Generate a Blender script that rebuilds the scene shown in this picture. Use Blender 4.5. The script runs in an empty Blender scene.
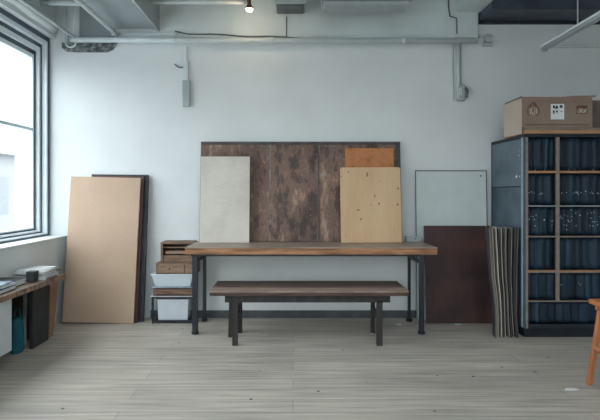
import bpy, bmesh, math, random
from mathutils import Vector, Matrix
random.seed(7)
C = bpy.context.scene.collection
F, CX, HY, CAMZ, W = 460.0, 293.0, 192.0, 1.22, 4.466   # focal px, vanishing point, camera height, depth of the back wall
def X(px, d): return (px-CX)/F*d
def Z(py, d): return CAMZ-(py-HY)/F*d

# ------------------------------------------------------------------ materials
MATS = {}
def new_mat(name):
    m = bpy.data.materials.new(name); m.use_nodes = True
    MATS[name] = m
    return m, m.node_tree.nodes, m.node_tree.links, m.node_tree.nodes['Principled BSDF']
def plain(name, col, rough=.6, metal=0, var=.12, scale=8, stretch=(1,1,1), bump=0, spec=.4):
    m, N, L, P = new_mat(name)
    P.inputs['Roughness'].default_value = rough; P.inputs['Metallic'].default_value = metal
    P.inputs['Specular IOR Level'].default_value = spec
    tc = N.new('ShaderNodeTexCoord'); mp = N.new('ShaderNodeMapping'); mp.inputs['Scale'].default_value = stretch
    no = N.new('ShaderNodeTexNoise'); no.inputs['Scale'].default_value = scale; no.inputs['Detail'].default_value = 6
    cr = N.new('ShaderNodeValToRGB')
    a = [max(0, c*(1-var)) for c in col]; b = [min(1, c*(1+var)) for c in col]
    cr.color_ramp.elements[0].position = .35; cr.color_ramp.elements[1].position = .65
    cr.color_ramp.elements[0].color = (*a, 1); cr.color_ramp.elements[1].color = (*b, 1)
    L.new(tc.outputs['Object'], mp.inputs[0]); L.new(mp.outputs[0], no.inputs['Vector'])
    L.new(no.outputs[0], cr.inputs[0]); L.new(cr.outputs[0], P.inputs['Base Color'])
    if bump:
        bp = N.new('ShaderNodeBump'); bp.inputs['Strength'].default_value = bump; bp.inputs['Distance'].default_value = .01
        L.new(no.outputs[0], bp.inputs['Height']); L.new(bp.outputs[0], P.inputs['Normal'])
    return m
def ramp(name, cols, rough=.6, scale=5, stretch=(1,1,1), detail=8, speck=None, speck_scale=60, speck_t=.08, fine=None, bump=.2, metal=0, warp=0, spec=.4):
    """noise -> multi-stop ramp, with a finer streak layer and scattered specks"""
    m, N, L, P = new_mat(name)
    P.inputs['Roughness'].default_value = rough; P.inputs['Metallic'].default_value = metal
    P.inputs['Specular IOR Level'].default_value = spec
    tc = N.new('ShaderNodeTexCoord'); mp = N.new('ShaderNodeMapping'); mp.inputs['Scale'].default_value = stretch
    no = N.new('ShaderNodeTexNoise'); no.inputs['Scale'].default_value = scale; no.inputs['Detail'].default_value = detail
    no.inputs['Distortion'].default_value = warp
    cr = N.new('ShaderNodeValToRGB'); el = cr.color_ramp.elements
    while len(el) < len(cols): el.new(.5)
    for i, c in enumerate(cols):
        el[i].position = .3+.4*i/max(1, len(cols)-1); el[i].color = (*c, 1)
    L.new(tc.outputs['Object'], mp.inputs[0]); L.new(mp.outputs[0], no.inputs['Vector']); L.new(no.outputs[0], cr.inputs[0])
    out = cr.outputs[0]
    if fine:
        fs, fst, famt = fine
        mp2 = N.new('ShaderNodeMapping'); mp2.inputs['Scale'].default_value = fst; L.new(tc.outputs['Object'], mp2.inputs[0])
        n2 = N.new('ShaderNodeTexNoise'); n2.inputs['Scale'].default_value = fs; n2.inputs['Detail'].default_value = 5
        L.new(mp2.outputs[0], n2.inputs['Vector'])
        mr = N.new('ShaderNodeMapRange'); mr.inputs[1].default_value = .3; mr.inputs[2].default_value = .7
        mr.inputs[3].default_value = 1-famt; mr.inputs[4].default_value = 1+famt
        L.new(n2.outputs[0], mr.inputs[0])
        vm = N.new('ShaderNodeVectorMath'); vm.operation = 'MULTIPLY'
        L.new(out, vm.inputs[0]); L.new(mr.outputs[0], vm.inputs[1]); out = vm.outputs[0]
    if speck:
        vo = N.new('ShaderNodeTexVoronoi'); vo.inputs['Scale'].default_value = speck_scale
        L.new(tc.outputs['Object'], vo.inputs['Vector'])
        lt = N.new('ShaderNodeMath'); lt.operation = 'LESS_THAN'; lt.inputs[1].default_value = speck_t
        L.new(vo.outputs['Distance'], lt.inputs[0])
        mx = N.new('ShaderNodeMix'); mx.data_type = 'RGBA'; mx.inputs[7].default_value = (*speck, 1)
        L.new(lt.outputs[0], mx.inputs[0]); L.new(out, mx.inputs[6]); out = mx.outputs[2]
    L.new(out, P.inputs['Base Color'])
    if bump:
        bp = N.new('ShaderNodeBump'); bp.inputs['Strength'].default_value = bump; bp.inputs['Distance'].default_value = .004
        L.new(no.outputs[0], bp.inputs['Height']); L.new(bp.outputs[0], P.inputs['Normal'])
    return m

M = {}
M['wall'] = plain('wall_paint', (.70,.735,.735), .75, var=.03, scale=3, bump=.05)
M['beam'] = plain('beam_paint', (.60,.665,.66), .75, var=.05, scale=4, bump=.08)
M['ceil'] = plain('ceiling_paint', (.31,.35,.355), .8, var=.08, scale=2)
M['sill'] = plain('sill_paint', (.78,.82,.83), .5, var=.03)
M['dark_head'] = plain('dark_bulkhead_paint', (.055,.065,.09), .5, var=.25, scale=5)
M['base'] = plain('baseboard_paint', (.085,.095,.10), .6, var=.2)
M['pipe'] = plain('pipe_paint', (.60,.66,.66), .45, var=.05)
M['conduit'] = plain('conduit_grey', (.36,.41,.41), .5, var=.08)
M['conduit_dark'] = plain('conduit_dark', (.10,.115,.12), .5, var=.15)
M['alu'] = plain('window_metal', (.48,.57,.62), .4, metal=.2, var=.05)
M['alu_light'] = plain('window_metal_light', (.80,.86,.89), .4, metal=0, var=.04)
M['alu_dark'] = plain('window_gasket', (.07,.10,.13), .5, var=.1)
M['black_metal'] = plain('black_metal', (.03,.035,.045), .45, metal=.3, var=.2)
M['black_wood'] = plain('black_stained_wood', (.035,.030,.030), .55, var=.3, scale=20, stretch=(1,1,.1))
M['black_board'] = plain('black_board', (.035,.04,.045), .6, var=.2)
M['redblack'] = plain('dark_red_board', (.11,.055,.055), .6, var=.2)
M['paper'] = plain('white_paper', (.72,.75,.75), .7, var=.05)
M['paper_grey'] = plain('grey_paper', (.34,.42,.50), .6, var=.4, scale=18)
M['white'] = plain('white_melamine', (.58,.63,.63), .5, var=.04)
M['teal'] = plain('teal_cloth', (.012,.11,.15), .7, var=.2)
M['rough'] = ramp('bare_concrete', [(.03,.035,.035),(.13,.15,.145),(.32,.35,.34)], .9, scale=26, bump=.5)
M['mdf'] = ramp('brown_fibreboard', [(.455,.325,.23),(.51,.37,.27)], .65, scale=2.5, fine=(70,(1,1,1),.05), bump=.03)
M['steel'] = ramp('rusted_steel', [(.055,.040,.036),(.09,.06,.05),(.19,.115,.085),(.13,.09,.075),(.27,.155,.105),(.33,.28,.235)], .6, scale=5.5,
                  stretch=(1.3,1,.5), detail=15, fine=(1.6,(1.5,1,.6),.40), speck=(.38,.33,.28), speck_scale=26, speck_t=.11, warp=.15)
for nd in M['steel'].node_tree.nodes:
    if nd.type == 'TEX_NOISE' and abs(nd.inputs['Scale'].default_value-5.5) < .01: nd.inputs['Roughness'].default_value = .68
    if nd.type == 'VALTORGB':
        for q, p_ in enumerate((.36,.44,.50,.54,.59,.66)): nd.color_ramp.elements[q].position = p_
M['steel_dark'] = ramp('rusted_steel_edge', [(.035,.035,.037),(.085,.08,.075),(.05,.04,.038)], .6, scale=6, stretch=(1,1,1))
M['seam'] = ramp('weld_seam', [(.05,.045,.04),(.20,.18,.16),(.34,.32,.28)], .6, scale=14, stretch=(1,1,.6), detail=8)
M['cream'] = ramp('cream_panel', [(.50,.47,.42),(.60,.565,.50),(.64,.61,.55)], .6, scale=2, stretch=(1.5,1,1), fine=(16,(.6,1,3),.04), bump=.03)
M['smudge'] = ramp('grey_pencil_smudge', [(.47,.46,.43),(.55,.525,.475)], .7, scale=30, bump=0)
M['ply'] = ramp('pale_plywood', [(.52,.34,.19),(.60,.405,.235),(.64,.45,.27)], .6, scale=2.2, stretch=(2,1,.4), fine=(30,(3,1,.2),.05),
                speck=(.20,.11,.055), speck_scale=13, speck_t=.12, bump=.03)
M['orange'] = ramp('orange_rusty_panel', [(.20,.08,.04),(.42,.165,.065),(.50,.20,.075),(.46,.18,.065),(.16,.07,.045)], .6, scale=6, stretch=(1,1,1.2),
                speck=(.09,.05,.035), speck_scale=30, speck_t=.14)
M['table_wood'] = ramp('reclaimed_table_wood', [(.10,.045,.022),(.27,.13,.062),(.40,.20,.10),(.22,.105,.052)], .5, scale=4, stretch=(.7,6,9),
                fine=(14,(.35,3,5),.35))
M['table_top'] = ramp('table_top_boards', [(.17,.13,.10),(.30,.235,.185),(.37,.29,.235)], .42, scale=5, stretch=(.5,7,3), fine=(16,(.4,4,4),.3))
M['bench_wood'] = ramp('bench_boards', [(.045,.03,.025),(.09,.06,.048),(.15,.105,.085)], .45, scale=4, stretch=(.5,9,3), fine=(18,(.4,6,4),.35))
M['bench_light'] = ramp('pale_bench_board', [(.17,.115,.085),(.29,.21,.165),(.38,.29,.235)], .45, scale=4, stretch=(.5,9,3), fine=(18,(.4,6,4),.35))
M['bench_dark'] = ramp('dark_bench_board', [(.03,.02,.02),(.055,.038,.034),(.09,.068,.06)], .45, scale=4, stretch=(.5,9,3), fine=(18,(.4,6,4),.35))
M['bench_edge'] = ramp('bench_edge_wood', [(.045,.026,.02),(.11,.065,.048)], .5, scale=6, stretch=(.5,4,6), fine=(18,(.4,4,6),.3))
M['crate'] = ramp('brown_crate_wood', [(.11,.065,.043),(.19,.115,.075),(.25,.155,.105)], .6, scale=5, stretch=(.8,3,7), fine=(20,(.5,3,5),.25))
M['crate_light'] = ramp('pale_drawer_wood', [(.20,.125,.085),(.31,.205,.14)], .6, scale=6, stretch=(.6,3,6))
M['bin'] = plain('white_tray_plastic', (.60,.66,.70), .45, var=.04)
M['ledge'] = ramp('chipboard_edge', [(.07,.035,.03),(.20,.12,.08),(.32,.235,.16),(.17,.07,.05)], .6, scale=16, stretch=(1,1,1), fine=(40,(1,1,1),.3))
M['ledge_top'] = ramp('low_table_top', [(.12,.08,.06),(.2,.14,.10)], .5, scale=8)
M['brown_ply'] = plain('brown_plywood', (.26,.155,.095), .6, var=.15, scale=6)
M['greyboard'] = plain('pale_grey_board', (.58,.645,.635), .45, var=.03)
M['maroon'] = ramp('maroon_stained_panel', [(.030,.018,.020),(.055,.028,.028),(.085,.038,.032)], .5, scale=2.4, stretch=(1,1,1.5), fine=(20,(1,1,.2),.15),
                speck=(.16,.12,.11), speck_scale=9, speck_t=.03)
M['sheet_tan'] = ramp('tan_sheet', [(.24,.20,.155),(.34,.29,.23)], .7, scale=8, stretch=(4,1,.4))
M['sheet_pale'] = ramp('pale_sheet', [(.36,.33,.28),(.48,.44,.38)], .7, scale=8, stretch=(4,1,.4))
M['sheet_grey'] = ramp('grey_sheet', [(.14,.135,.13),(.22,.21,.195)], .7, scale=8, stretch=(4,1,.4))
M['sheet_dark'] = ramp('dark_sheet', [(.035,.035,.045),(.07,.065,.07)], .7, scale=8, stretch=(4,1,.4))
M['cab_wood'] = ramp('cabinet_wood_strip', [(.19,.15,.125),(.26,.21,.175)], .6, scale=10, stretch=(2,2,2))
M['cab_orange'] = ramp('cabinet_orange_wood', [(.30,.15,.075),(.42,.23,.12),(.36,.19,.10)], .55, scale=6, stretch=(.6,3,6))
M['cab_grey'] = plain('cabinet_grey_strip', (.30,.33,.35), .5, var=.1)
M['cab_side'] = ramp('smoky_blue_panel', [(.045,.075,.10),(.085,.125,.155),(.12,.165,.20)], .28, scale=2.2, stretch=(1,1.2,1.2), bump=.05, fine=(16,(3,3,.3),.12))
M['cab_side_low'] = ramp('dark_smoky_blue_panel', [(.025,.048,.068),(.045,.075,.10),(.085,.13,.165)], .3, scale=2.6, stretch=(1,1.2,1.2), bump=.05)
M['cab_dark'] = plain('cabinet_dark_paint', (.014,.02,.028), .5, var=.2)
M['cab_blue'] = plain('cabinet_blue_post', (.045,.10,.15), .4, var=.2)
M['card'] = ramp('cardboard', [(.235,.165,.125),(.285,.205,.155)], .75, scale=3, fine=(30,(1,1,1),.05), bump=.03)
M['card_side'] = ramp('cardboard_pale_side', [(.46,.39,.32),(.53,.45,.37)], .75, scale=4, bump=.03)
M['card_dark'] = plain('cardboard_dark', (.13,.095,.085), .75, var=.15)
M['red_ink'] = plain('red_brown_ink', (.15,.062,.052), .7, var=.2, scale=40)
M['black_ink'] = plain('black_ink', (.04,.04,.05), .7)
M['stool'] = ramp('orange_stool_wood', [(.36,.13,.05),(.50,.20,.085)], .5, scale=6, stretch=(2,2,.6), bump=.05)
M['socket'] = plain('copper_lamp_socket', (.20,.10,.065), .45, metal=.4)
M['facade'] = plain('pale_facade', (.24,.25,.26), .8, var=.05, scale=.6)
M['facade_dark'] = plain('pale_facade_window', (.18,.195,.21), .6, var=.1)
M['snow'] = plain('snowy_ground', (.40,.41,.415), .9, var=.04)

# navy hanging plastic with thin vertical streaks and rows of pale glints
def navy_plastic():
    m, N, L, P = new_mat('navy_plastic')
    P.inputs['Roughness'].default_value = .5; P.inputs['Specular IOR Level'].default_value = .25
    tc = N.new('ShaderNodeTexCoord'); mp = N.new('ShaderNodeMapping'); mp.inputs['Scale'].default_value = (26,1,.7)
    no = N.new('ShaderNodeTexNoise'); no.inputs['Scale'].default_value = 1.0; no.inputs['Detail'].default_value = 4
    cr = N.new('ShaderNodeValToRGB'); el = cr.color_ramp.elements
    el[0].position = .42; el[0].color = (.010,.020,.032,1); el[1].position = .75; el[1].color = (.030,.072,.115,1)
    e = el.new(.58); e.color = (.014,.032,.052,1)
    L.new(tc.outputs['Object'], mp.inputs[0]); L.new(mp.outputs[0], no.inputs['Vector']); L.new(no.outputs[0], cr.inputs[0])
    L.new(cr.outputs[0], P.inputs['Base Color'])
    return m
M['navy'] = navy_plastic()

def floor_mat():
    m, N, L, P = new_mat('worn_grey_floorboards')
    P.inputs['Roughness'].default_value = .5; P.inputs['Specular IOR Level'].default_value = .35
    tc = N.new('ShaderNodeTexCoord')
    br = N.new('ShaderNodeTexBrick'); br.inputs['Scale'].default_value = 1; br.inputs['Brick Width'].default_value = 2.6
    br.inputs['Row Height'].default_value = .15; br.inputs['Mortar Size'].default_value = .0028; br.offset = .37
    br.inputs['Color1'].default_value = (.42,.385,.335,1); br.inputs['Color2'].default_value = (.50,.455,.39,1)
    br.inputs['Mortar'].default_value = (.27,.25,.22,1); br.inputs['Mortar Smooth'].default_value = .6
    L.new(tc.outputs['Object'], br.inputs['Vector'])
    def layer(sc, st, lo, hi, det=8):
        mp = N.new('ShaderNodeMapping'); mp.inputs['Scale'].default_value = st; L.new(tc.outputs['Object'], mp.inputs[0])
        n = N.new('ShaderNodeTexNoise'); n.inputs['Scale'].default_value = sc; n.inputs['Detail'].default_value = det
        L.new(mp.outputs[0], n.inputs['Vector'])
        r = N.new('ShaderNodeMapRange'); r.inputs[1].default_value = .3; r.inputs[2].default_value = .7
        r.inputs[3].default_value = lo; r.inputs[4].default_value = hi; L.new(n.outputs[0], r.inputs[0])
        return r.outputs[0], n.outputs[0]
    a, an = layer(5, (.35,9,1), .72, 1.24); b, bn = layer(1.6, (1,1.6,1), .88, 1.12)
    v1 = N.new('ShaderNodeVectorMath'); v1.operation = 'MULTIPLY'; v2 = N.new('ShaderNodeVectorMath'); v2.operation = 'MULTIPLY'
    L.new(br.outputs[0], v1.inputs[0]); L.new(a, v1.inputs[1]); L.new(v1.outputs[0], v2.inputs[0]); L.new(b, v2.inputs[1])
    vo = N.new('ShaderNodeTexVoronoi'); vo.inputs['Scale'].default_value = 5.5; L.new(tc.outputs['Object'], vo.inputs['Vector'])
    lt = N.new('ShaderNodeMath'); lt.operation = 'LESS_THAN'; lt.inputs[1].default_value = .055; L.new(vo.outputs['Distance'], lt.inputs[0])
    mx = N.new('ShaderNodeMix'); mx.data_type = 'RGBA'; mx.inputs[7].default_value = (.07,.065,.06,1)
    L.new(lt.outputs[0], mx.inputs[0]); L.new(v2.outputs[0], mx.inputs[6]); L.new(mx.outputs[2], P.inputs['Base Color'])
    bp = N.new('ShaderNodeBump'); bp.inputs['Strength'].default_value = .25; bp.inputs['Distance'].default_value = .004
    L.new(an, bp.inputs['Height']); L.new(bp.outputs[0], P.inputs['Normal'])
    return m
M['floor'] = floor_mat()

def glass_mat():
    m, N, L, P = new_mat('window_glass')
    N.remove(P); out = N['Material Output']
    t = N.new('ShaderNodeBsdfTransparent'); t.inputs[0].default_value = (.96,.985,1,1)
    g = N.new('ShaderNodeBsdfGlossy'); g.inputs['Roughness'].default_value = .03
    mix = N.new('ShaderNodeMixShader'); mix.inputs[0].default_value = .05
    L.new(t.outputs[0], mix.inputs[1]); L.new(g.outputs[0], mix.inputs[2]); L.new(mix.outputs[0], out.inputs[0])
    return m
M['glass'] = glass_mat()
def emit_mat(name, col, s):
    m, N, L, P = new_mat(name)
    P.inputs['Emission Color'].default_value = (*col,1); P.inputs['Emission Strength'].default_value = s
    return m
M['bulb'] = emit_mat('glowing_bulb', (1,.80,.55), 9)

# ------------------------------------------------------------------ mesh helpers
class MB:
    def __init__(s): s.bm = bmesh.new()
    def box(s, x0, x1, y0, y1, z0, z1, top=None, mat=None):
        """top: (dx0,dx1,dy0,dy1) moves of the top face; mat: a Matrix applied"""
        t = top or (0,0,0,0)
        v = [(x0,y0,z0),(x1,y0,z0),(x1,y1,z0),(x0,y1,z0),(x0+t[0],y0+t[2],z1),(x1+t[1],y0+t[2],z1),(x1+t[1],y1+t[3],z1),(x0+t[0],y1+t[3],z1)]
        vs = [s.bm.verts.new(mat @ Vector(p) if mat else p) for p in v]
        for f in ((0,3,2,1),(4,5,6,7),(0,1,5,4),(1,2,6,5),(2,3,7,6),(3,0,4,7)): s.bm.faces.new([vs[i] for i in f])
        return s
    def ring(s, x0, x1, y0, y1, z0, z1, t):
        s.box(x0,x1,y0,y1,z1-t,z1); s.box(x0,x1,y0,y1,z0,z0+t)
        s.box(x0,x1,y0,y0+t,z0+t,z1-t); s.box(x0,x1,y1-t,y1,z0+t,z1-t)
        return s
    def tube(s, pts, r, n=12, caps=True):
        pts = [Vector(p) for p in pts]; rings = []
        rs = r if isinstance(r, (list, tuple)) else [r]*len(pts)
        prev = None
        for i, p in enumerate(pts):
            d = (pts[min(i+1, len(pts)-1)]-pts[max(i-1, 0)]).normalized()
            if prev is None:
                a = d.orthogonal().normalized()
            else:
                a = (prev-d*prev.dot(d)).normalized()
            prev = a; b = d.cross(a)
            rings.append([s.bm.verts.new(p+(a*math.cos(2*math.pi*k/n)+b*math.sin(2*math.pi*k/n))*rs[i]) for k in range(n)])
        for q, w in zip(rings, rings[1:]):
            for k in range(n): s.bm.faces.new((q[k], q[(k+1)%n], w[(k+1)%n], w[k]))
        if caps: s.bm.faces.new(rings[0][::-1]); s.bm.faces.new(rings[-1])
        return s
    def prism(s, poly, ax, lo, hi):
        """poly in the two other axes, extruded along ax (0,1,2)"""
        def mk(u, v, w):
            c = [u, v]; c.insert(ax, w); return c
        a = [s.bm.verts.new(mk(u, v, lo)) for u, v in poly]; b = [s.bm.verts.new(mk(u, v, hi)) for u, v in poly]
        s.bm.faces.new(a[::-1]); s.bm.faces.new(b); n = len(poly)
        for k in range(n): s.bm.faces.new((a[k], a[(k+1)%n], b[(k+1)%n], b[k]))
        return s
    def lathe(s, prof, cx, cy, n=20):
        rings = [[s.bm.verts.new((cx+r*math.cos(2*math.pi*k/n), cy+r*math.sin(2*math.pi*k/n), z)) for k in range(n)] for r, z in prof]
        for q, w in zip(rings, rings[1:]):
            for k in range(n): s.bm.faces.new((q[k], q[(k+1)%n], w[(k+1)%n], w[k]))
        s.bm.faces.new(rings[0][::-1]); s.bm.faces.new(rings[-1])
        return s
    def build(s, name, mat, parent=None, bevel=0, smooth=False, xf=None):
        """coordinates are world coordinates (or the parent's frame, taken through xf)"""
        bm = s.bm
        bmesh.ops.recalc_face_normals(bm, faces=bm.faces)
        me = bpy.data.meshes.new(name)
        o = bpy.data.objects.new(name, me); C.objects.link(o)
        if parent is not None:
            o.parent = parent
            root = parent
            off = Vector((0,0,0))
            while root is not None: off += root.location; root = root.parent
            if not parent.get('local'): bmesh.ops.translate(bm, verts=bm.verts, vec=-off)
            else: o['local'] = 1
        bm.to_mesh(me); bm.free()
        if isinstance(mat, str): mat = M[mat]
        me.materials.append(mat)
        if smooth:
            for p in me.polygons: p.use_smooth = True
        if bevel:
            md = o.modifiers.new('Bevel', 'BEVEL'); md.width = bevel; md.segments = 2; md.limit_method = 'ANGLE'
        return o
def tag(o, label, cat, group=None):
    o['label'] = label; o['category'] = cat
    if group: o['group'] = group
    return o
def struct(o): o['kind'] = 'structure'; return o
def thing(name, label, cat, loc, group=None, rot=None):
    o = bpy.data.objects.new(name, None); C.objects.link(o); o.location = loc; o.empty_display_size = .1
    if rot: o.rotation_euler = rot; o['local'] = 1
    return tag(o, label, cat, group)

# ------------------------------------------------------------------ the room
XR, YB, ZC = 3.75, -7.0, 3.30
struct(MB().box(-2.7,XR+.2,YB-.2,W+.2,-.1,0).build('floor','floor'))
SX0,SX1,SY0,SY1 = -.5,1.3,-.5,1.6
struct(MB().box(-2.7,SX0,YB-.2,W+.2,ZC,ZC+.12).box(SX1,XR+.2,YB-.2,W+.2,ZC,ZC+.12).box(SX0,SX1,YB-.2,SY0,ZC,ZC+.12).box(SX0,SX1,SY1,W+.2,ZC,ZC+.12).build('ceiling','ceil'))
sk = MB()  # unseen skylight, added to light the back wall and floor
for q in range(4): sk.box(SX0+q*(SX1-SX0-.05)/3,SX0+q*(SX1-SX0-.05)/3+.05,SY0,SY1,ZC+.03,ZC+.08)
sk = struct(sk.box(SX0,SX1,SY0,SY0+.05,ZC+.03,ZC+.08).box(SX0,SX1,SY1-.05,SY1,ZC+.03,ZC+.08).build('window_4','alu'))
MB().box(SX0+.01,SX1-.01,SY0+.01,SY1-.01,ZC+.05,ZC+.056).build('pane','glass',sk)
RX0, RX1, RZ0, RZ1 = -1.0, 2.4, .85, 2.85
wb = struct(MB().box(-2.7,XR+.2,W,W+.15,0,ZC).build('wall_back','wall'))
struct(MB().box(XR,XR+.15,YB,W,0,ZC).build('wall_right','wall'))
struct(MB().box(-2.7,RX0,YB-.15,YB,0,ZC).box(RX1,XR+.2,YB-.15,YB,0,ZC).box(RX0,RX1,YB-.15,YB,0,RZ0).box(RX0,RX1,YB-.15,YB,RZ1,ZC).build('wall_behind','wall'))
w3 = MB().box(RX0,RX1,YB-.10,YB-.05,RZ0,RZ0+.07).box(RX0,RX1,YB-.10,YB-.05,RZ1-.07,RZ1)
for q in range(4): w3.box(RX0+q*(RX1-RX0-.07)/3,RX0+q*(RX1-RX0-.07)/3+.07,YB-.10,YB-.05,RZ0,RZ1)
w3 = struct(w3.build('window_5','alu'))  # unseen rear window, added to brighten the room from the front
MB().box(RX0+.02,RX1-.02,YB-.08,YB-.074,RZ0+.02,RZ1-.02).build('pane','glass',w3)
Z0, Z1 = .80, 2.71
wl = MB().box(-2.60,-2.20,YB,W,0,Z0-.012)
wl.box(-2.60,-2.30,YB,W,Z1,ZC); wl.box(-2.60,-2.30,.95,1.25,Z0-.012,Z1); wl.box(-2.60,-2.30,-2.35,-2.05,Z0-.012,Z1); wl.box(-2.60,-2.30,YB,-6.4,Z0-.012,Z1)
wl = struct(wl.build('wall_left','wall'))
struct(MB().box(-2.60,-2.185,YB,W,Z0-.012,Z0).build('window_sill','sill',bevel=.003))
struct(MB().box(-1.28,XR,W-.012,W,0,.072).box(-1.38,-1.28,W-.012,W,0,.072).build('baseboard_back','base'))
# rounded painted bead running along the head of the left wall
pts = [(-2.285+.008*math.sin(i*1.7), YB+.05+i*(W-.08-YB-.05)/60, Z1+.075+.012*math.sin(i*.9)) for i in range(61)]
struct(MB().tube(pts,[.045+.008*math.sin(i*2.3) for i in range(61)],14).build('trim_1','wall',smooth=True))

# left-wall windows: one in view, two added out of view for light
def window(idx, y0, y1):
    def fr(name, mat, a, b, xf, parent):
        # nested ring from inset a to inset b; the head is taller and the foot lower than the jambs
        Y0,Y1,ZA,ZB = y0+a,y1-a,Z0+.6*a,Z1-1.6*a; t,tt,tb = b-a,1.6*(b-a),.6*(b-a)
        m = MB(); xb = -2.50
        m.box(xb,xf,Y0,Y1,ZB-tt,ZB); m.box(xb,xf,Y0,Y1,ZA,ZA+tb); m.box(xb,xf,Y0,Y0+t,ZA+tb,ZB-tt); m.box(xb,xf,Y1-t,Y1,ZA+tb,ZB-tt)
        return m.build(name, mat, parent)
    w = struct(fr('window_%d'%idx,'alu_dark',0,.028,-2.358,None))
    fr('outer_frame','alu_light',.028,.050,-2.362,w)
    fr('gasket','alu_dark',.050,.072,-2.405,w)
    fr('inner_frame','alu_light',.072,.098,-2.408,w)
    fr('inner_gasket','alu_dark',.098,.122,-2.438,w)
    fr('sash','alu_light',.122,.145,-2.441,w)
    m = (y0+y1)/2
    b = MB().box(-2.478,-2.441,y0+.14,y1-.14,1.795,1.822); b.box(-2.478,-2.441,m-.03,m+.03,Z0+.085,Z1-.23)
    b.build('glazing_bar','alu',w,.004)
    MB().box(-2.466,-2.46,y0+.14,y1-.14,Z0+.083,Z1-.228).build('pane','glass',w)
window(1, 1.25, W-.01)
window(2, -2.05, .95); window(3, -6.4, -2.35)  # both unseen, added to raise the room's light level

# concrete beams and bulkheads up at the ceiling
struct(MB().box(-1.28,1.57,W-.05,W,2.70,ZC).build('beam_back','beam'))
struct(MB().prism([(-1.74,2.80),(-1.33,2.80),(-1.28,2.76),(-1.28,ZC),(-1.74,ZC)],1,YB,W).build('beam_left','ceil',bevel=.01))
struct(MB().box(-2.06,-1.735,W-.03,W,2.70,2.90).prism([(-2.06,2.90),(-1.735,2.90),(-1.735,2.97),(-1.78,3.02),(-2.06,3.02)],1,W-.03,W).build('trim_2','ceil'))
struct(MB().box(1.57,1.80,YB,W,2.945,ZC).build('beam_right','beam',bevel=.004))
struct(MB().box(1.555,1.775,W-.055,W,2.70,2.945).build('pilaster_right','pipe',bevel=.004))
struct(MB().box(1.801,XR,W-.30,W,2.875,ZC).build('bulkhead_right','dark_head'))
struct(MB().box(1.80,XR,W-.025,W,2.845,2.875).build('trim_3','black_metal'))
p = MB().prism([(-2.24,2.665),(-1.70,2.665),(-1.745,2.60),(-1.80,2.575),(-2.10,2.575),(-2.20,2.585),(-2.24,2.62)],1,W-.012,W)
struct(p.build('bare_concrete_patch','rough',wb))

# ------------------------------------------------------------------ pipes and fittings
def pipe(name, pts, r, mat, label, cat='pipe', group=None, parts=()):
    o = MB().tube(pts, r, 14).build(name, mat, smooth=False)
    for q in o.data.polygons: q.use_smooth = len(q.vertices) == 4
    return tag(o, label, cat, group)
pz = 2.66
t = thing('water_pipe','long pale horizontal pipe crossing the back wall below the beams','pipe',(0,W-.075,pz))
MB().tube([(-2.12,W-.085,pz+.012),(-.95,W-.085,pz+.004),(1.765,W-.085,pz)],.0255,14).build('pipe_run','pipe',t,smooth=True)
for x in (-1.13,-.2,1.05): MB().tube([(x-.012,W-.085,pz+.004),(x+.012,W-.085,pz+.004)],.032,14).box(x-.01,x+.01,W-.06,W-.004 if x<-1.2 else W-.0505,pz-.008,pz+.012).build('pipe_clip','pipe',t)
t = tag(MB().box(-1.74,-1.12,W-.062,W-.052,2.718,2.748).build('cable_duct','pipe',bevel=.003),'short flat pale cable duct above the horizontal pipe, near the left beam','cable duct')
pipe('ceiling_pipe',[(-2.085,-1.5,2.693),(-2.085,W-.10,2.693)],.015,'pipe','thinner slanting pipe overhead nearest the window')
pipe('ceiling_pipe',[(-1.674,-1.5,2.715),(-1.674,W-.092,2.715)],.022,'pipe','thicker slanting pipe overhead, second from the window')
pipe('ceiling_pipe',[(-2.32+.03,4.18,2.945),(-1.735-.01,4.18,2.935)],.027,'pipe','thick short pipe at the top left between window wall and beam')
pipe('ceiling_pipe',[(-1.275,4.12,2.922),(-.42,4.12,2.922)],.020,'pipe','pale pipe at the top of the picture leading to the lit bulb')
cp = [(-2.20,W-.04,3.28),(-2.20,W-.04,3.0),(-2.195,W-.04,2.80),(-2.19,W-.04,2.68)]
for k in range(1,9):
    a = math.pi*1.25*k/8; cp.append((-2.135-.055*math.cos(a), W-.04-.004*k*.5, 2.665-.055*math.sin(a)))
pipe('electrical_conduit',cp,.0095,'pipe','thin white conduit curling into a hook beside the window head','conduit')
pipe('hanger_rod',[(-2.075,W-.10,3.295),(-2.075,W-.10,2.71)],.006,'pipe','thin vertical rod holding the pipe end near the window','rod')
tag(MB().box(-2.135,-2.122,W-.125,W-.03,2.63,2.70).build('pipe_clamp','conduit',bevel=.004),'small grey clamp where the pipes meet at the upper left corner','clamp')
# drooping cable along the beam
pipe('electrical_cable',[(-1.13,W-.066,2.758)]+[(-1.13+1.35*k/12,W-.056,2.748-.055*(k/12)**.8-.006*math.sin(k*1.3)) for k in range(1,13)],.0065,'conduit_dark','thin dark cable sagging along the top of the horizontal pipe','cable')
pipe('electrical_cable',[(-.062,W-.056,2.90),(-.064,W-.056,2.70)],.004,'conduit_dark','thin dark vertical cable below the small ceiling box','cable')
pipe('electrical_cable',[(-1.145,W-.01,2.46),(-1.115,W-.01,2.432),(-1.09,W-.01,2.425),(-1.05,W-.01,2.43)],.006,'conduit_dark','short bent dark cable end beside the left raceway','cable')
t = thing('cable_raceway','vertical grey cable raceway high on the wall above the rusty panel','raceway',(-1.03,W,2.06))
MB().box(-1.065,-.995,W-.045,W,2.045,2.295).build('raceway_box','conduit',t,.006)
MB().box(-1.058,-1.012,W-.035,W,2.295,2.48).build('raceway_neck','pipe',t,.004)
MB().tube([(-1.035,W-.02,2.48),(-1.035,W-.02,2.62)],.01).build('conduit','wall',t)
t = thing('switch_conduit','vertical pale conduit below the right beam ending in a switch box','conduit',(1.6,W,2.1))
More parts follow.
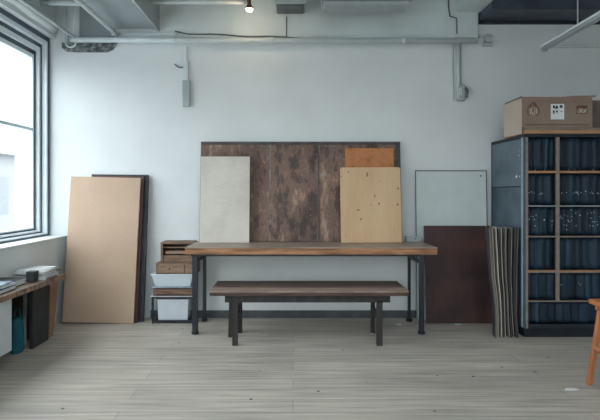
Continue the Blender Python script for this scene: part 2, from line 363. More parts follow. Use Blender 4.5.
MB().tube([(1.592,W-.03,2.63),(1.592,W-.03,2.12)],.016).build('conduit','pipe',t,smooth=True)
MB().tube([(1.553,W-.02,2.72),(1.548,W-.02,2.40),(1.556,W-.02,2.10)],.006).build('cable','conduit',t)
MB().tube([(1.625,W-.014,2.66),(1.625,W-.014,2.20)],.006).build('cable','conduit',t)
MB().box(1.585,1.655,W-.055,W,2.10,2.255).build('switch_box','conduit',t,.012)
MB().tube([(1.66,W-.03,2.23),(1.675,W-.05,2.20),(1.665,W-.06,2.13)],.012).build('lever','conduit_dark',t)
MB().box(1.59,1.62,W-.063,W-.054,2.15,2.22).build('cover_plate','pipe',t,.003)
t = thing('wall_bracket','small pale bracket device on the wall just right of the pilaster','fitting',(1.86,W,2.67))
MB().box(1.797,1.90,W-.05,W,2.715,2.735).build('arm','pipe',t,.004)
MB().tube([(1.85,W-.04,2.70),(1.905,W-.06,2.69)],.034,16).build('head','conduit',t)
MB().box(1.83,1.93,W-.03,W,2.63,2.66).build('plate','conduit',t,.004)
pipe('electrical_cable',[(1.615,W-.35,2.94),(1.50,W-.30,2.935)] and [(1.495,W-.056,3.28),(1.49,W-.06,3.0),(1.50,W-.07,2.90),(1.545,W-.125,2.86),(1.552,W-.11,2.72)],.007,'conduit_dark','dark cable running down the left side of the right pilaster','cable')
# ducts
t = thing('air_duct','wide grey sheet-metal air duct at the top centre of the picture','duct',(.64,4.1,2.85))
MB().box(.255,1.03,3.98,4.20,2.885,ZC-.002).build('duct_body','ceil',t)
MB().box(.275,1.01,4.00,4.18,2.850,2.884,top=(-.01,.01,-.01,.01)).build('duct_flange','conduit',t,.004)
MB().box(.245,1.04,3.97,3.982,2.878,2.892).build('rim','conduit_dark',t)
t = thing('junction_box','small square grey ceiling box right of the lit bulb','junction box',(-.03,4.25,2.9))
MB().box(-.165,.115,4.13,4.36,2.915,ZC-.002).build('box_body','conduit',t,.004)
MB().box(-.15,.10,4.15,4.34,2.902,2.914).build('cover','conduit_dark',t)
# lit bulb
t = thing('spot_lamp','small lit warm bulb in a copper socket hanging at the top','lamp',(-.395,4.10,2.93))
MB().tube([(-.395,4.12,2.945),(-.39,4.10,2.885)],[.016,.020]).build('socket','socket',t)
MB().lathe([(.020,2.885),(.030,2.868),(.037,2.848)],-.388,4.097).build('reflector','socket',t)
MB().lathe([(.006,2.875),(.026,2.866),(.033,2.85),(.026,2.832),(.008,2.826)],-.388,4.095).build('bulb','bulb',t,smooth=True)
# suspended light fittings on the right
t = thing('strip_light','long pale suspended strip light fitting slanting at the top right','light fitting',(2.27,3.0,2.54))
MB().box(2.255,2.325,.6,4.20,2.535,2.555).build('tray','alu_light',t,.003)
MB().tube([(2.272,.62,2.522),(2.272,4.19,2.522)],.0125).build('tube','bin',t,smooth=True)
MB().tube([(2.307,.62,2.522),(2.307,4.17,2.522)],.0125).build('tube','bin',t,smooth=True)
MB().box(2.256,2.324,4.19,4.207,2.505,2.56).build('end_cap','conduit',t,.002)
for y in (3.70,1.6): MB().tube([(2.29,y,ZC-.002),(2.29,y,2.55)],.005).build('rod','pipe',t)
tag(MB().box(2.52,XR-.001,W-.03,W-.001,2.615,2.638).build('wall_rail','pipe',bevel=.003),'thin pale horizontal rail on the wall above the cardboard box','rail')

# ------------------------------------------------------------------ work table
t = thing('work_table','long reclaimed-wood work table with black metal legs','table',(.15,4.15,0))
TY0, TY1, TX0, TX1 = 3.90, 4.378, -.92, 1.228
core = MB().box(TX0+.002,TX1-.002,TY0+.002,TY1-.002,.688,.742).build('tabletop','table_wood',t,.004)
for k in range(4):
    w = (TY1-TY0)/4
    MB().box(TX0,TX1,TY0+k*w+.001,TY0+(k+1)*w-.001,.741,.75).build('top_board','table_top',core,.002)
MB().box(TX0+.05,TX1-.04,TY0+.02,TY0+.05,.672,.688).box(TX0+.05,TX1-.04,TY1-.06,TY1-.03,.670,.688).build('under_frame','black_metal',t)
def leg(x0,x1,y0,y1,foot=None):
    l = MB().box(x0,x1,y0,y1,.012 if foot else 0,.688).build('leg','black_metal',t,.003)
    if foot: MB().lathe([(.03,0),(.032,.018),(.018,.03)],(x0+x1)/2,(y0+y1)/2,14).build('foot','black_metal',l)
leg(-.865,-.820,3.94,3.98,1); leg(-.85,-.82,4.33,4.36,1)
leg(1.085,1.125,3.94,3.98,1); leg(1.085,1.11,4.33,4.36,1)
MB().box(-.857,-.84,3.98,4.33,.60,.63).build('side_rail','black_metal',t)
MB().box(1.09,1.108,3.98,4.33,.60,.63).build('side_rail','black_metal',t)

# ------------------------------------------------------------------ bench
t = thing('long_bench','low dark wooden bench standing in front of the work table','bench',(.12,3.8,0))
bt = MB().box(-.655,.905,3.60,4.02,.405,.435).build('seat','bench_edge',t,.004)
for k in range(3):
    w = .42/3
    MB().box(-.657,.907,3.598+k*w+.0015,3.598+(k+1)*w-.0015,.432,.445).build('seat_board',('bench_light','bench_wood','bench_dark')[k],bt,.002)
MB().box(-.54,.77,3.64,3.665,.345,.405).box(-.54,.77,3.94,3.965,.345,.405).build('apron','black_wood',t,.002)
def bleg(x0,x1,y0,y1,dx=0): MB().box(x0,x1,y0,y1,0,.36,top=(dx,dx,0,0)).build('leg','black_wood',t,.002)
bleg(-.482,-.440,3.645,3.685); bleg(-.545,-.513,3.86,3.89,.01); bleg(-.475,-.440,3.975,4.005)
bleg(.665,.710,3.64,3.68); bleg(.675,.71,3.975,4.005)
MB().box(-.472,-.452,3.68,3.98,.20,.235).box(-.54,-.44,3.865,3.885,.20,.23).build('stretcher','black_wood',t,.002)
MB().box(.682,.70,3.675,3.98,.20,.235).build('stretcher','black_wood',t,.002)

# ------------------------------------------------------------------ leaning panels
def panel(name, label, xl, xr, z0, h, yb, th, mat, yt=None, roll=0, cat='panel', bevel=.002, corner=0, group=None):
    """front face starts at depth yb at the foot; top front at yt; origin at foot left"""
    a = math.asin((yt-yb)/h) if yt else 0
    lift = (th*math.sin(a) if a else 0) + .0005
    w = xr-xl
    if roll > 0: lift += w*math.sin(roll)
    if roll < 0: pass
    o = thing(name, label, cat, (xl, yb, z0+lift), group, (-a, roll, 0)) if False else None
    m = MB()
    if corner:
        c = corner; poly = [(0,0),(w,0),(w,h-c),(w-c*.3,h-c*.3),(w-c,h),(c,h),(c*.3,h-c*.3),(0,h-c)]
        m.prism(poly,1,0,th)
    else: m.box(0,w,0,th,0,h)
    o = m.build(name, mat, None, bevel)
    o.location = (xl, yb, z0+lift); o.rotation_euler = (-a, roll, 0)
    o['local'] = 1
    return tag(o, label, cat, group)
T = .75
sp = panel('steel_panel','large rust-brown patinated metal panel standing on the work table','' and 0 or -.885,1.03,T,.955,4.335,.022,'steel',4.425)
# seams and rim belong to the panel (coordinates in its own frame)
w = 1.915
MB().box(.66,.672,-.004,.001,.01,.93).build('seam','seam',sp,.001)
MB().box(1.124,1.136,-.004,.001,.01,.95).build('seam','steel_dark',sp,.001)
MB().box(1.137,1.141,-.003,.001,.01,.95).build('seam','seam',sp,.001)
MB().box(.0,w,-.004,.001,.925,.955).build('top_edge_band','steel_dark',sp,.001)
MB().box(1.87,w,-.003,.001,.0,.925).build('side_edge_band','steel_dark',sp,.001)
cp_ = panel('cream_panel','tall cream-white panel leaning on the left of the rusty metal panel',-.865,-.405,T,.805,4.255,.014,'cream',4.325)
m = MB()
for (x,z,w_,h_,r) in ((.07,.50,.05,.006,.4),(.11,.515,.05,.006,.2),(.16,.52,.05,.007,-.2),(.20,.535,.07,.007,.3),(.28,.53,.05,.006,-.1),(.33,.55,.08,.007,.5),(.12,.50,.2,.004,.1),(.36,.50,.05,.004,1.2)):
    R = Matrix.Translation((x,-.0006,z)) @ Matrix.Rotation(-r,4,'Y')
    m.box(0,w_,0,.001,0,h_,mat=R)
m.build('pencil_smudge','smudge',cp_)
MB().box(.46,.466,0,.014,0,.805).build('edge_strip','steel_dark',cp_)
panel('orange_panel','orange rusty panel standing behind the pale plywood panel',.495,.955,T,.888,4.300,.012,'orange',4.368)
panel('plywood_sheet','pale yellow plywood panel with dark knots and rounded corners',.443,1.005,T,.70,4.235,.012,'ply',4.295,roll=-.006,corner=.018)
t = thing('metal_block','small grey metal block lying at the right end of the table','block',(1.13,4.36,T))
MB().box(1.065,1.185,4.33,4.375,T+.001,T+.052).build('block','conduit',t,.003)
MB().tube([(1.15,4.329,T+.03),(1.15,4.3255,T+.03)],.006).build('screw','black_metal',t)

# brown boards by the window
panel('fibreboard_sheet','big plain brown fibreboard sheet leaning by the window wall',-2.135,-1.475,0,1.355,4.25,.016,'mdf',4.355,roll=.024)
panel('dark_red_board','thin dark red board just behind the brown fibreboard',-1.95,-1.452,0,1.37,4.285,.014,'redblack',4.385,roll=.022)
panel('black_board','thick black board showing right of the brown fibreboard',-1.95,-1.405,0,1.385,4.32,.028,'black_board',4.415,roll=.012)
panel('white_sheet','white paper sheet barely showing above the brown fibreboard',-2.045,-1.46,0,1.382,4.405,.006,'paper',4.452,cat='sheet')

# boards at the right of the table
gb = panel('grey_board','pale grey-green board with thin dark frame left of the cabinet',1.18,1.872,0,1.43,4.385,.014,'greyboard',4.445,cat='board',corner=.02)
w,h = .692,1.43
MB().box(0,w,-.003,.001,h-.010,h).box(0,.008,-.003,.001,0,h-.01).box(w-.010,w,-.003,.001,0,h-.01).build('edge_frame','conduit_dark',gb,.001)
MB().tube([(w-.06,-.004,h-.055),(w-.06,.001,h-.055)],.008).build('fixing_screw','conduit_dark',gb)
panel('maroon_panel','dark maroon stained panel standing in front of the pale grey board',1.238,1.862,0,.903,4.265,.018,'maroon',4.345)

# ------------------------------------------------------------------ upright sheets leaning on the cabinet side
mats = ['sheet_dark','sheet_grey','sheet_tan','sheet_pale','sheet_dark','sheet_pale','sheet_grey','sheet_dark','sheet_tan','sheet_dark','sheet_grey']
sl = {0:'leftmost, dark backed',1:'grey-brown sheet, second from the left',2:'tan sheet, third from the left',3:'pale sheet, fourth from the left',
      4:'dark one, fifth from the left',5:'pale one, sixth from the left',6:'grey sheet, seventh from the left',
      7:'dark sheet, eighth from the left',8:'tan sheet, ninth from the left',9:'dark sheet, next to last on the right',10:'thin grey one, rightmost'}
ths = [.004,.017,.011,.008,.006,.005,.007,.009,.005,.008,.005]
gaps = [0,.006,.009,.015,.012,.022,.022,.018,.018,.016,.015]
wob = [0,.0,.0,.004,.0,.010,.009,.0,.006,.003,.0]
n = 26; H = .925; D = .10
def left_curve(z): return 1.632+.060*(1-z/H)+.012*math.sin(math.pi*min(1,z/.5))-.004
prev = [left_curve(H*k/n) for k in range(n+1)]
for i,(th,mt) in enumerate(zip(ths,mats)):
    h = H-.012*((i*5)%3)/2; bm = MB(); grid = []
    ysh = 3.845+.008*((i*7)%3)
    new = []
    for k in range(n+1):
        z = h*k/n; u = max(0,1-z/.28); top = z/h
        g = gaps[i]*(.45+.65*top)+wob[i]*(u**1.5)*1.2+.003*(1+math.sin(z*9+i))*.4*(i>2)
        x = prev[k]+(max(g,.004) if i else 0)
        new.append(x+th)
        grid.append([bm.bm.verts.new(q) for q in ((x,ysh,z),(x+th,ysh,z),(x+.022-.002*i,ysh+D,z),(x+th+.022-.002*i,ysh+D,z))])
    prev = new
    for a,b in zip(grid, grid[1:]):
        for p_,q_ in ((0,1),(1,3),(3,2),(2,0)): bm.bm.faces.new((a[p_],a[q_],b[q_],b[p_]))
    bm.bm.faces.new((grid[0][0],grid[0][1],grid[0][3],grid[0][2])); bm.bm.faces.new((grid[-1][0],grid[-1][1],grid[-1][3],grid[-1][2]))
    o = bm.build('upright_sheet', mt)
    tag(o, 'upright warped sheet seen edge-on beside the cabinet: '+sl[i], 'sheet', 'upright sheets leaning beside the cabinet')
0 and print('SHEETS max x', max(prev), prev[0], prev[-1])

# ------------------------------------------------------------------ cabinet
CXL, CY0, CY1, CXR = 1.915, 3.81, 4.44, 2.96
t = thing('storage_cabinet','tall dark blue storage cabinet with wood-edged compartments at the right','cabinet',(2.4,4.1,0))
MB().box(CXL,CXR,CY0,CY1,1.675,1.70).build('top_panel','cab_dark',t)
MB().box(CXL,CXR,CY1-.015,CY1,.09,1.675).build('back_panel_or_shade','cab_dark',t)
MB().box(CXL+.03,CXR-.03,CY0+.06,CY1-.02,0,.09).build('plinth','cab_dark',t)
MB().box(CXR-.02,CXR,CY0,CY1-.015,.09,1.675).build('side_panel','cab_dark',t)
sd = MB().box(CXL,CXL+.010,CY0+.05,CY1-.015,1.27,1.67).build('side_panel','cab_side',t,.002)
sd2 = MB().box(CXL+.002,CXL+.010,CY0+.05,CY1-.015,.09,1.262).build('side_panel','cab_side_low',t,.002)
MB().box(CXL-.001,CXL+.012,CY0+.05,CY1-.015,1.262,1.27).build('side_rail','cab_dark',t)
MB().box(CXL-.002,CXL+.014,CY0+.022,CY0+.05,.09,1.675).build('corner_post','cab_grey',t,.002)
MB().box(CXL,CXL+.012,CY0+.004,CY0+.022,.09,1.675).box(CXL,CXL+.012,CY1-.015,CY1,.09,1.675).build('corner_post','cab_blue',t,.002)
MB().box(CXL+.014,CXL+.032,CY0-.004,CY0+.02,.09,1.675).build('front_post','cab_wood',t,.002)
MB().box(2.182,2.207,CY0-.004,CY0+.02,.309,1.675).build('divider','cab_wood',t,.002)
MB().box(2.186,2.202,CY0+.02,CY1-.015,.309,1.675).build('divider_panel','cab_dark',t)
for z,th,mt in ((1.386,.019,'cab_orange'),(1.104,.010,'cab_grey'),(.850,.012,'cab_wood'),(.556,.012,'cab_wood'),(.315,.012,'cab_wood')):
    s_ = MB().box(CXL+.032,CXR-.02,CY0-.003,CY0+.018,z-th/2,z+th/2).build('shelf_edge',mt,t,.002)
    MB().box(CXL+.012,CXR-.02,CY0+.018,CY1-.015,z-.008,z+.004).build('shelf','cab_dark',s_)
MB().box(CXL+.032,CXR-.02,CY0-.002,CY0+.018,.5625,.572).build('shelf_trim','cab_orange',t)
MB().box(CXL+.014,CXR,CY0,CY0+.018,.09,.125).build('bottom_rail','cab_dark',t)
# pleated navy plastic hanging in every compartment
levels = [(.13,.300),(.326,.545),(.572,.838),(.862,1.093),(1.115,1.372),(1.402,1.672)]
def pleats(x0,x1,z0,z1,seed):
    rnd = random.Random(seed); n = int((x1-x0)/.006); b = MB()
    ph = [rnd.uniform(0,6.28) for _ in range(4)]
    rows = []
    for j in range(7):
        z = z0+(z1-z0)*j/6; row = []
        for i in range(n+1):
            x = x0+(x1-x0)*i/n
            y = CY0+.036+.006*math.sin(x*95+ph[0]+.6*math.sin(j*.5))+.002*math.sin(x*190+ph[1])+.008*math.sin(x*37+ph[2])+.004*math.sin(j*.9+x*20+ph[3])
            row.append(b.bm.verts.new((x,y,z)))
        rows.append(row)
    for p_,q_ in zip(rows, rows[1:]):
        for i in range(n): b.bm.faces.new((p_[i],p_[i+1],q_[i+1],q_[i]))
    o = b.build('plastic_curtain','navy',t,smooth=True)
    md = o.modifiers.new('Solid','SOLIDIFY'); md.thickness = .0015
    return o
cs = []
for i,(z0,z1) in enumerate(levels):
    cs.append(pleats(CXL+.034,2.177 if i else CXR-.022,z0,z1,i*2)); 
    if i: cs.append(pleats(2.212,CXR-.022,z0,z1,i*2+1))
# tiny pale boxes that paint glints onto the plastic
def glints(zs, x0, x1, n, spread, r, seed, par):
    rnd = random.Random(seed); b = MB()
    for k in range(n):
        x = x0+(x1-x0)*rnd.random(); z = zs+rnd.gauss(0,spread)
        q = rnd.uniform(.45,1.0)*r
        b.box(x-q,x+q,CY0+.019,CY0+.022,z-q*rnd.uniform(.8,2),z+q)
    o = b.build('painted_glints','bin',par); o['kind'] = 'stuff'; return o
glints(1.212,CXL+.05,2.17,9,.006,.0030,1,t); glints(1.215,2.22,2.92,34,.006,.0030,2,t)
glints(1.403,CXL+.05,2.17,5,.003,.003,3,t); glints(1.403,2.22,2.92,9,.003,.003,4,t)
glints(.99,CXL+.05,2.17,12,.03,.0028,5,t); glints(1.0,2.22,2.92,46,.035,.0030,6,t)
glints(.45,2.22,2.92,5,.02,.003,8,t)
for (q,zq,rq) in ((.13,1.352,.012),(.075,1.352,.006),(.09,1.57,.004),(.085,1.53,.004)): MB().tube([(CXL-.003,CY0+q,zq),(CXL+.001,CY0+q,zq)],rq).build('knob_or_glint','paper',t)  # pale discs painting reflection glints on the side panel
# boards on top of the cabinet
tag(MB().box(1.908,3.0,CY0-.02,4.135,1.701,1.733).build('wooden_board','cab_orange',bevel=.003),'orange-brown wooden board lying on top of the cabinet','board')
tag(MB().box(1.915,3.02,CY0-.012,4.19,1.734,1.752).build('wooden_board','cab_wood',bevel=.002),'thin tan board between the orange-brown board and the cardboard box','board')

# ------------------------------------------------------------------ cardboard box
bx0,bx1,by0,by1,bz0,bz1 = 1.90,2.485,3.815,4.14,1.753,2.005
t = thing('cardboard_box','big brown cardboard box with red marks and a white label on the cabinet','box',(2.2,3.98,bz0))
MB().box(bx0,bx1,by0,by1,bz0,bz1).build('carton','card',t,.004)
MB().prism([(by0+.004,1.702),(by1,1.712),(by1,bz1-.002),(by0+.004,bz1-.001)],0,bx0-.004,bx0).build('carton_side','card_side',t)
MB().box(bx0-.004,bx1-.06,by0-.004,by0,bz1-.040,bz1+.004).build('flap','card',t)
MB().prism([(2.20,2.006),(bx1+.02,2.006),(bx1+.03,2.022),(2.32,2.018)],1,by0-.002,by0+.004).build('flap','card',t)
MB().box(bx0-.006,bx0+.002,by0+.0,by1-.02,bz1-.004,bz1+.008).build('flap','card_dark',t)
MB().box(bx0+.02,bx1-.03,by0-.0015,by0,bz0+.022,bz0+.030).build('crease','card_dark',t)
fy = by0-.0022
def strokes(lst, name, mat, th=.0035, y=fy):
    b = MB()
    for (x0,z0,x1,z1) in lst:
        d = math.hypot(x1-x0,z1-z0); a = math.atan2(z1-z0,x1-x0)
        b.box(0,d,0,.002,-th/2,th/2,mat=Matrix.Translation((x0,y,z0)) @ Matrix.Rotation(-a,4,'Y'))
    return b.build(name, mat, t)
# left mark: ring with crossing pale strokes under a small roof
cx_,cz_ = 1.992,1.893
ringp = [(cx_+.050*math.cos(a*math.pi/6),cz_+.046*math.sin(a*math.pi/6)) for a in range(12)]
strokes([(*ringp[i],*ringp[(i+1)%12]) for i in range(12) if i not in (8,9)]+[(cx_-.03,cz_+.045,cx_,cz_+.068),(cx_,cz_+.068,cx_+.03,cz_+.045),(cx_-.025,cz_-.005,cx_+.025,cz_+.02)],'red_mark','red_ink',.007)
strokes([(cx_-.03,cz_-.035,cx_-.01,cz_+.02),(cx_-.03,cz_+.015,cx_,cz_-.035),(cx_+.01,cz_-.03,cx_+.012,cz_+.02),(cx_+.03,cz_-.025,cx_+.028,cz_+.02)],'pale_mark','card_side',.006,fy-.001)
MB().box(2.138,2.248,fy,fy+.002,1.822,1.950).build('label','paper',t)
for (ux,uz,uw,uh) in ((.010,.078,.010,.020),(.026,.074,.014,.018),(.030,.092,.006,.008),(.050,.080,.016,.020),(.010,.044,.010,.018),(.028,.046,.010,.016),(.053,.052,.012,.005),(.020,.070,.004,.024),(.010,.037,.012,.004)):
    MB().box(2.140+ux*1.42,2.140+(ux+uw)*1.42,fy-.001,fy,1.825+uz*1.15,1.825+(uz+uh)*1.15).build('printed_symbol','black_ink',t)
strokes([(2.352,1.870,2.352,1.935),(2.352,1.935,2.438,1.935),(2.438,1.935,2.438,1.870),(2.438,1.870,2.352,1.870)],'red_mark','red_ink',.005)
MB().box(2.356,2.434,fy,fy+.002,1.905,1.932).build('red_mark','red_ink',t)
strokes([(2.37,1.878,2.40,1.915),(2.372,1.915,2.40,1.878),(2.410,1.878,2.432,1.912),(2.408,1.905,2.430,1.882)],'pale_mark','card_side',.007,fy-.001)
t = thing('cardboard_carton','darker brown carton at the right edge beside the marked box','box',(2.65,4.0,bz0))
MB().box(2.50,2.85,3.86,4.18,bz0,1.985).build('carton','card_dark',t,.004)
MB().box(2.495,2.855,3.87,4.17,1.9855,1.992).build('flap','card',t)

# ------------------------------------------------------------------ stool at the right edge
t = thing('wooden_stool','orange wooden stool cut off by the right edge of the picture','stool',(2.1,3.05,0))
MB().box(1.872,2.33,2.53,2.915,.515,.545).build('seat','stool',t,.004)
MB().box(1.90,2.30,2.55,2.57,.480,.515).build('apron','stool',t,.002); MB().box(1.90,2.30,2.875,2.895,.480,.515).build('apron','stool',t,.002)
for (x,sx) in ((1.868,1),(2.335,-1)):
    for y in (2.555,2.905):
        MB().tube([(x,y,0),(x+.075*sx,y+(.01 if y<2.7 else -.01),.515)],.019,4).build('leg','stool',t,.002)
for y in (2.565,2.885): MB().box(1.905,2.295,y,y+.014,.205,.235).build('rung','stool',t,.002)
for x in (1.885,2.30): MB().box(x,x+.016,2.575,2.885,.235,.26).build('rung','stool',t,.002)

# ------------------------------------------------------------------ stack of drawers and trays left of the table
yf = 4.262; yb_ = 4.44
def zz(py): return Z(py, yf)
def xx(px): return X(px, yf)
t = thing('metal_stand','black metal stand with a white box, bottom of the drawer stack','stand',(-1.1,4.35,0))
sx0,sx1 = xx(151.5),xx(193.5)
for x in (sx0,sx1-.016):
    for y in (yf+.002,yb_-.018): MB().box(x,x+.016,y,y+.016,0,.236).build('leg','black_metal',t)
MB().box(sx0,sx1,yf+.002,yb_,.236,.250).build('shelf','black_metal',t,.002)
MB().box(sx0+.016,sx1-.016,yf+.004,yb_-.02,.012,.026).build('lower_shelf','black_metal',t,.002)
tag(MB().box(xx(157.5),xx(187),yf+.02,yb_-.03,.027,.222,top=(-.012,.012,0,0)).build('white_box','bin',bevel=.006),'white box standing inside the black metal stand','box')
tag(MB().box(sx0-.008,sx1+.008,yf-.008,yb_-.01,.2505,.254).build('paper_sheets','paper'),'thin paper layer on top of the black metal stand','paper')
t = thing('wooden_tray','low brown wooden drawer lying under the white tray','drawer',(-1.1,4.35,.255))
a0,a1 = xx(153),xx(192.5)
MB().box(a0,a1,yf+.004,yf+.02,.255,.335).build('front_board','crate',t,.002)
MB().box(a0,a0+.014,yf+.02,yb_-.02,.255,.335).box(a1-.014,a1,yf+.02,yb_-.02,.255,.335).box(a0+.014,a1-.014,yf+.02,yb_-.02,.255,.262).box(a0+.014,a1-.014,yb_-.032,yb_-.02,.262,.335).build('drawer_body','crate',t)
MB().box(a0+.03,a1-.01,yf+.0005,yf+.004,.262,.272).box(a0+.03,a1-.01,yf+.0005,yf+.004,.318,.325).build('trim_strip','black_wood',t)
tag(MB().box(a0-.01,a1+.02,yf-.012,yb_-.012,.336,.340).build('paper_sheets','paper_grey'),'grey paper layer between brown drawer and white tray','paper')
t = thing('white_tray','white plastic tray with sloping sides in the middle of the stack','tray',(-1.1,4.35,.341))
b0,b1 = xx(155),xx(190)
MB().box(b0,b1,yf+.01,yb_-.02,.341,.452,top=(-.035,.03,-.015,.01)).build('tub','bin',t,.008)
MB().box(b0-.042,b1+.036,yf-.010,yb_-.006,.446,.458).build('rim','bin',t,.004)
t = thing('drawer_box','brown wooden drawer box with two fronts above the white tray','drawer',(-1.1,4.35,.459))
c0,c1 = xx(155.5),xx(196)
MB().box(c0,c1,yf+.006,yb_,.459,.562).build('box_body','crate',t,.002)
dr = MB().box(c0+.028,c1-.11,yf,yf+.006,.467,.552).build('drawer_front','crate_light',t,.002)
MB().tube([(c0+.13,yf-.012,.51),(c0+.13,yf,.51)],.007).build('knob_or_glint','black_wood',dr)
MB().box(c1-.10,c1-.008,yf,yf+.006,.467,.552).build('drawer_front','crate_light',t,.002)
for k,u in enumerate((.05,.075,.16,.185)): MB().box(c0+u,c0+u+.012,yf-.001,yf,.520+.006*(k%2),.528+.006*(k%2)).build('dark_mark','black_wood',dr)
t = thing('open_wooden_box','open-fronted brown wooden box with inner shelves on top of the stack','box',(-1.05,4.35,.563))
e0,e1 = xx(160.5),-.925
MB().box(e0,e1,yf,yb_,.738,.755).build('top_board','crate',t,.002)
MB().box(e0,e1,yf,yb_,.563,.576).build('bottom_board','crate',t,.002)
for q in (e0,e1-.022): MB().box(q,q+.022,yf,yb_,.576,.738).build('side_board','crate',t,.002)
MB().box(e0+.022,e1-.022,yb_-.012,yb_,.576,.738).build('back_board','crate',t)
MB().box(e0+.022,e1-.022,yf+.02,yb_-.012,.700,.708).build('shelf','crate_light',t)
MB().box(e0+.045,e1-.022,yf+.008,yb_-.012,.645,.672).build('inner_drawer','crate_light',t)
MB().box(e0+.022,e1-.022,yf+.012,yb_-.012,.577,.632).build('inner_drawer','crate',t)

# ------------------------------------------------------------------ low table under the window
t = thing('low_table','low chipboard table running under the window at the left','table',(-2.05,3.2,0))
LX0,LX1,LZ = -2.198,-1.90,.535
MB().box(LX0,LX1-.006,-1.2,3.85,.500,.535).build('tabletop','ledge_top',t)  # near stretch, out of view, lengthened to shade the floor
MB().box(LX1-.006,LX1,-1.2,3.85,.498,.536).build('front_edge','ledge',t,.001)
MB().box(-2.10,-2.07,3.80,3.83,0,.5).build('leg','black_wood',t)
MB().box(LX0+.001,LX0+.009,3.16,3.83,0,.498).build('back_panel_or_shade','black_board',t)  # black sheet added to paint the shade on the wall here
MB().box(LX0+.01,LX0+.04,-1.18,-1.14,0,.5).build('leg','black_wood',t)
t = thing('white_cabinet','white low cabinet under the left end of the low table','cabinet',(-2.06,2.4,0))
MB().box(LX0+.01,-1.935,.9,3.15,.13,.498).build('body','white',t,.003)
MB().box(-1.935,-1.925,2.0,3.148,.135,.497).build('door','white',t,.002)
MB().box(LX0+.01,-2.00,0.95,3.10,0,.13).build('plinth','black_board',t)
tag(MB().box(-2.045,-2.02,3.57,3.80,.001,.495).build('dark_board','black_board'),'dark upright board standing beneath the low table','board')
o = MB().prism([(3.835,.001),(3.905,.001),(4.02,.55),(3.86,.55)],0,-2.06,-2.035).build('plywood_offcut','brown_ply'); tag(o,'brown tapering plywood offcut between low table and fibreboard','board')
t = thing('cloth_bag','teal cloth bag on the floor beside the white cabinet','bag',(-2.10,3.50,0))
b = MB()
ring_ = []
for (hx,hy,z) in ((.035,.05,0),(.045,.062,.03),(.043,.060,.12),(.040,.055,.20),(.030,.05,.235),(.036,.055,.265)):
    ring_.append([b.bm.verts.new((-2.10+hx*math.cos(q*math.pi/8)*(1+.08*math.sin(q*3+z*30)),3.50+hy*math.sin(q*math.pi/8)*(1+.06*math.cos(q*5+z*20)),z)) for q in range(16)])
for q,w in zip(ring_,ring_[1:]):
    for k in range(16): b.bm.faces.new((q[k],q[(k+1)%16],w[(k+1)%16],w[k]))
b.bm.faces.new(ring_[0][::-1]); b.bm.faces.new(ring_[-1])
b.build('bag_body','teal',t,smooth=True)
MB().tube([(-2.12,3.50,.26),(-2.11,3.50,.33),(-2.08,3.50,.33),(-2.07,3.50,.26)],.005).build('strap','teal',t)
o = MB().tube([(-2.14,3.67,.001),(-2.142,3.67,.2),(-2.135,3.67,.36),(-2.14,3.67,.47)],[.014,.014,.015,.016]).build('paper_roll','white',smooth=False); tag(o,'thin white paper roll standing behind teal bag and dark board','paper roll')
# things lying on the low table
def slab(name, x0,x1,y0,y1,z0,z1, cover, label, cat, rz=0, page='paper', group=None):
    c = Vector(((x0+x1)/2,(y0+y1)/2,z0)); o = thing(name,label,cat,c,group,(0,0,rz))
    a,b_ = (x1-x0)/2,(y1-y0)/2; h = z1-z0; th = min(.003,h*.2)
    MB().box(-a,a,-b_,b_,0,th).box(-a,a,-b_,b_,h-th,h).box(-a,-a+th,-b_,b_,th,h-th).build('cover',cover,o)
    MB().box(-a+th,a-.004,-b_+.004,b_-.004,th,h-th).build('pages',page,o)
z = LZ+.001
slab('magazine',-2.17,-1.955,2.98,3.26,z,z+.028,'black_board','dark thick book, bottom of the stack at the left edge','book',.05)
slab('magazine',-2.165,-1.965,3.00,3.27,z+.029,z+.045,'paper_grey','blue-grey magazine on the dark book at the left edge','magazine',-.06)
slab('magazine',-2.16,-1.97,3.02,3.24,z+.046,z+.056,'paper_grey','small blue-grey booklet, topmost of the stack at the left edge','magazine',.12)
slab('magazine',-2.18,-2.0,3.30,3.44,z,z+.045,'black_board','black book between the magazines and the black box','book',.0)
tag(MB().tube([(-2.12,3.06,z+.064),(-2.06,3.14,z+.068)],[.012,.018]).build('dark_lump','black_board',smooth=True),'small dark lump on the magazines by the window wall','lump')
t = thing('black_pot','black square pot on the low table in front of the papers','pot',(-1.99,3.49,LZ))
MB().box(-2.01,-1.955,3.47,3.53,z,z+.075,top=(-.004,.004,-.004,.004)).build('body','black_board',t,.003)
MB().box(-2.014,-1.951,3.466,3.534,z+.075,z+.083).build('lid','black_board',t,.002)
slab('book',-2.17,-1.935,3.585,3.81,z,z+.026,'paper','white thick book, bottom of the stack at the far end','book',.03)
slab('book',-2.16,-1.95,3.60,3.80,z+.027,z+.045,'redblack','dark red book lying second in the far stack','book',-.05)
slab('book',-2.17,-1.955,3.58,3.80,z+.046,z+.062,'paper','white book lying third in the far stack','book',.06)
slab('paper_stack',-2.16,-1.97,3.60,3.83,z+.063,z+.069,'paper','loose white papers, topmost of the far stack','papers',-.12)
tag(MB().box(-1.925,-1.905,3.60,3.72,z,z+.014).build('red_strip','redblack'),'small dark red strip on the front edge of the low table','strip')

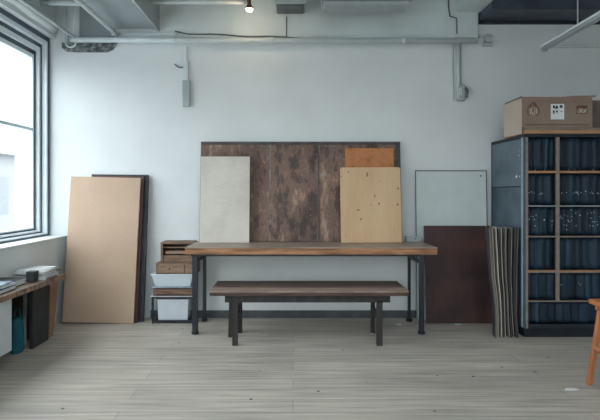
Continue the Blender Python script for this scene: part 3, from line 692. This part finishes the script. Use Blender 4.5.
# ------------------------------------------------------------------ scraps on the floor
for i,(px,py,s_,lb) in enumerate(((399,324.5,.026,'small white paper scrap on the floor under the right table leg'),(418,326,.012,'tiny white scrap on the floor right beside the table leg'),
        (458,324.5,.035,'larger pale scrap on the floor before the maroon panel'),(372,334,.010,'tiny pale scrap on the floor behind the right bench legs'),(571,389.5,.045,'flat pale scrap on the floor left of the orange stool'))):
    d = CAMZ*F/(py-HY); x = X(px,d)
    b = MB(); b.prism([(x-s_,d-.012),(x-s_*.3,d-.018),(x+s_,d-.006),(x+s_*.7,d+.012),(x-s_*.6,d+.014)],2,.0005,.004)
    tag(b.build('paper_scrap','paper'),lb,'scrap')

# ------------------------------------------------------------------ outside
b = thing('building','pale gabled building seen faintly through the window','building',(-16,24,-3))
MB().box(-24,-13,12,34,-3,2.9).build('wall','facade',b)
MB().prism([(15.5,2.9),(34.5,2.9),(25,5.2)],0,-24.4,-12.6).build('roof','snow',b)
m = MB()
for k in range(6): m.box(-13.02,-12.97,17+k*2.7,18.3+k*2.7,.2,1.9); 
m.build('window','facade_dark',b)
struct(MB().box(-60,-3.2,-40,60,-3.3,-3.0).build('ground_outside','snow'))

# ------------------------------------------------------------------ light
wd = bpy.data.worlds.new('overcast'); bpy.context.scene.world = wd; wd.use_nodes = True
N, L = wd.node_tree.nodes, wd.node_tree.links; bg = N['Background']
tc = N.new('ShaderNodeTexCoord'); sep = N.new('ShaderNodeSeparateXYZ'); cr = N.new('ShaderNodeValToRGB')
cr.color_ramp.elements[0].position = .0; cr.color_ramp.elements[0].color = (.38,.385,.38,1)
cr.color_ramp.elements[1].position = .9; cr.color_ramp.elements[1].color = (.925,.97,1.0,1)
e = cr.color_ramp.elements.new(.08); e.color = (.95,.98,1.0,1)
L.new(tc.outputs['Generated'], sep.inputs[0]); L.new(sep.outputs[2], cr.inputs[0]); L.new(cr.outputs[0], bg.inputs[0])
bg.inputs[1].default_value = 5.0
def portal(y0,y1):
    l = bpy.data.lights.new('window_portal','AREA'); l.shape = 'RECTANGLE'; l.size = Z1-Z0; l.size_y = y1-y0; l.cycles.is_portal = True
    o = bpy.data.objects.new('window_portal', l); C.objects.link(o)
    o.location = (-2.52,(y0+y1)/2,(Z0+Z1)/2); o.rotation_euler = (0,-math.pi/2,0)
portal(1.25,W-.01); portal(-2.05,.95); portal(-6.4,-2.35)
def portal2(sx,sy,loc,rot):
    l = bpy.data.lights.new('window_portal','AREA'); l.shape = 'RECTANGLE'; l.size = sx; l.size_y = sy; l.cycles.is_portal = True
    o = bpy.data.objects.new('window_portal', l); C.objects.link(o); o.location = loc; o.rotation_euler = rot
portal2(SX1-SX0,SY1-SY0,((SX0+SX1)/2,(SY0+SY1)/2,ZC+.11),(0,0,0))
portal2(RX1-RX0,RZ1-RZ0,((RX0+RX1)/2,YB-.12,(RZ0+RZ1)/2),(math.pi/2,0,0))
pl = bpy.data.lights.new('lamp_light','POINT'); pl.energy = 1.2; pl.color = (1,.75,.5); pl.shadow_soft_size = .03
o = bpy.data.objects.new('lamp_light', pl); C.objects.link(o); o.location = (-.388,4.09,2.79)

# ------------------------------------------------------------------ camera
cd = bpy.data.cameras.new('camera'); cam = bpy.data.objects.new('camera', cd); C.objects.link(cam)
cam.location = (0,0,CAMZ); cam.rotation_euler = (math.pi/2,0,0)
cd.sensor_fit = 'HORIZONTAL'; cd.sensor_width = 36; cd.lens = 36*F/600
cd.shift_x = (300-CX)/600; cd.shift_y = -(210-HY)/600
cd.clip_end = 200
S = bpy.context.scene; S.camera = cam
S.view_settings.view_transform = 'Standard'; S.view_settings.look = 'None'; S.view_settings.gamma = 1; S.view_settings.use_curve_mapping = False
S.view_settings.exposure = 0.36
S.cycles.max_bounces = 10; S.cycles.diffuse_bounces = 8; S.cycles.use_denoising = True
for o in bpy.data.objects:
    if 'local' in o: del o['local']
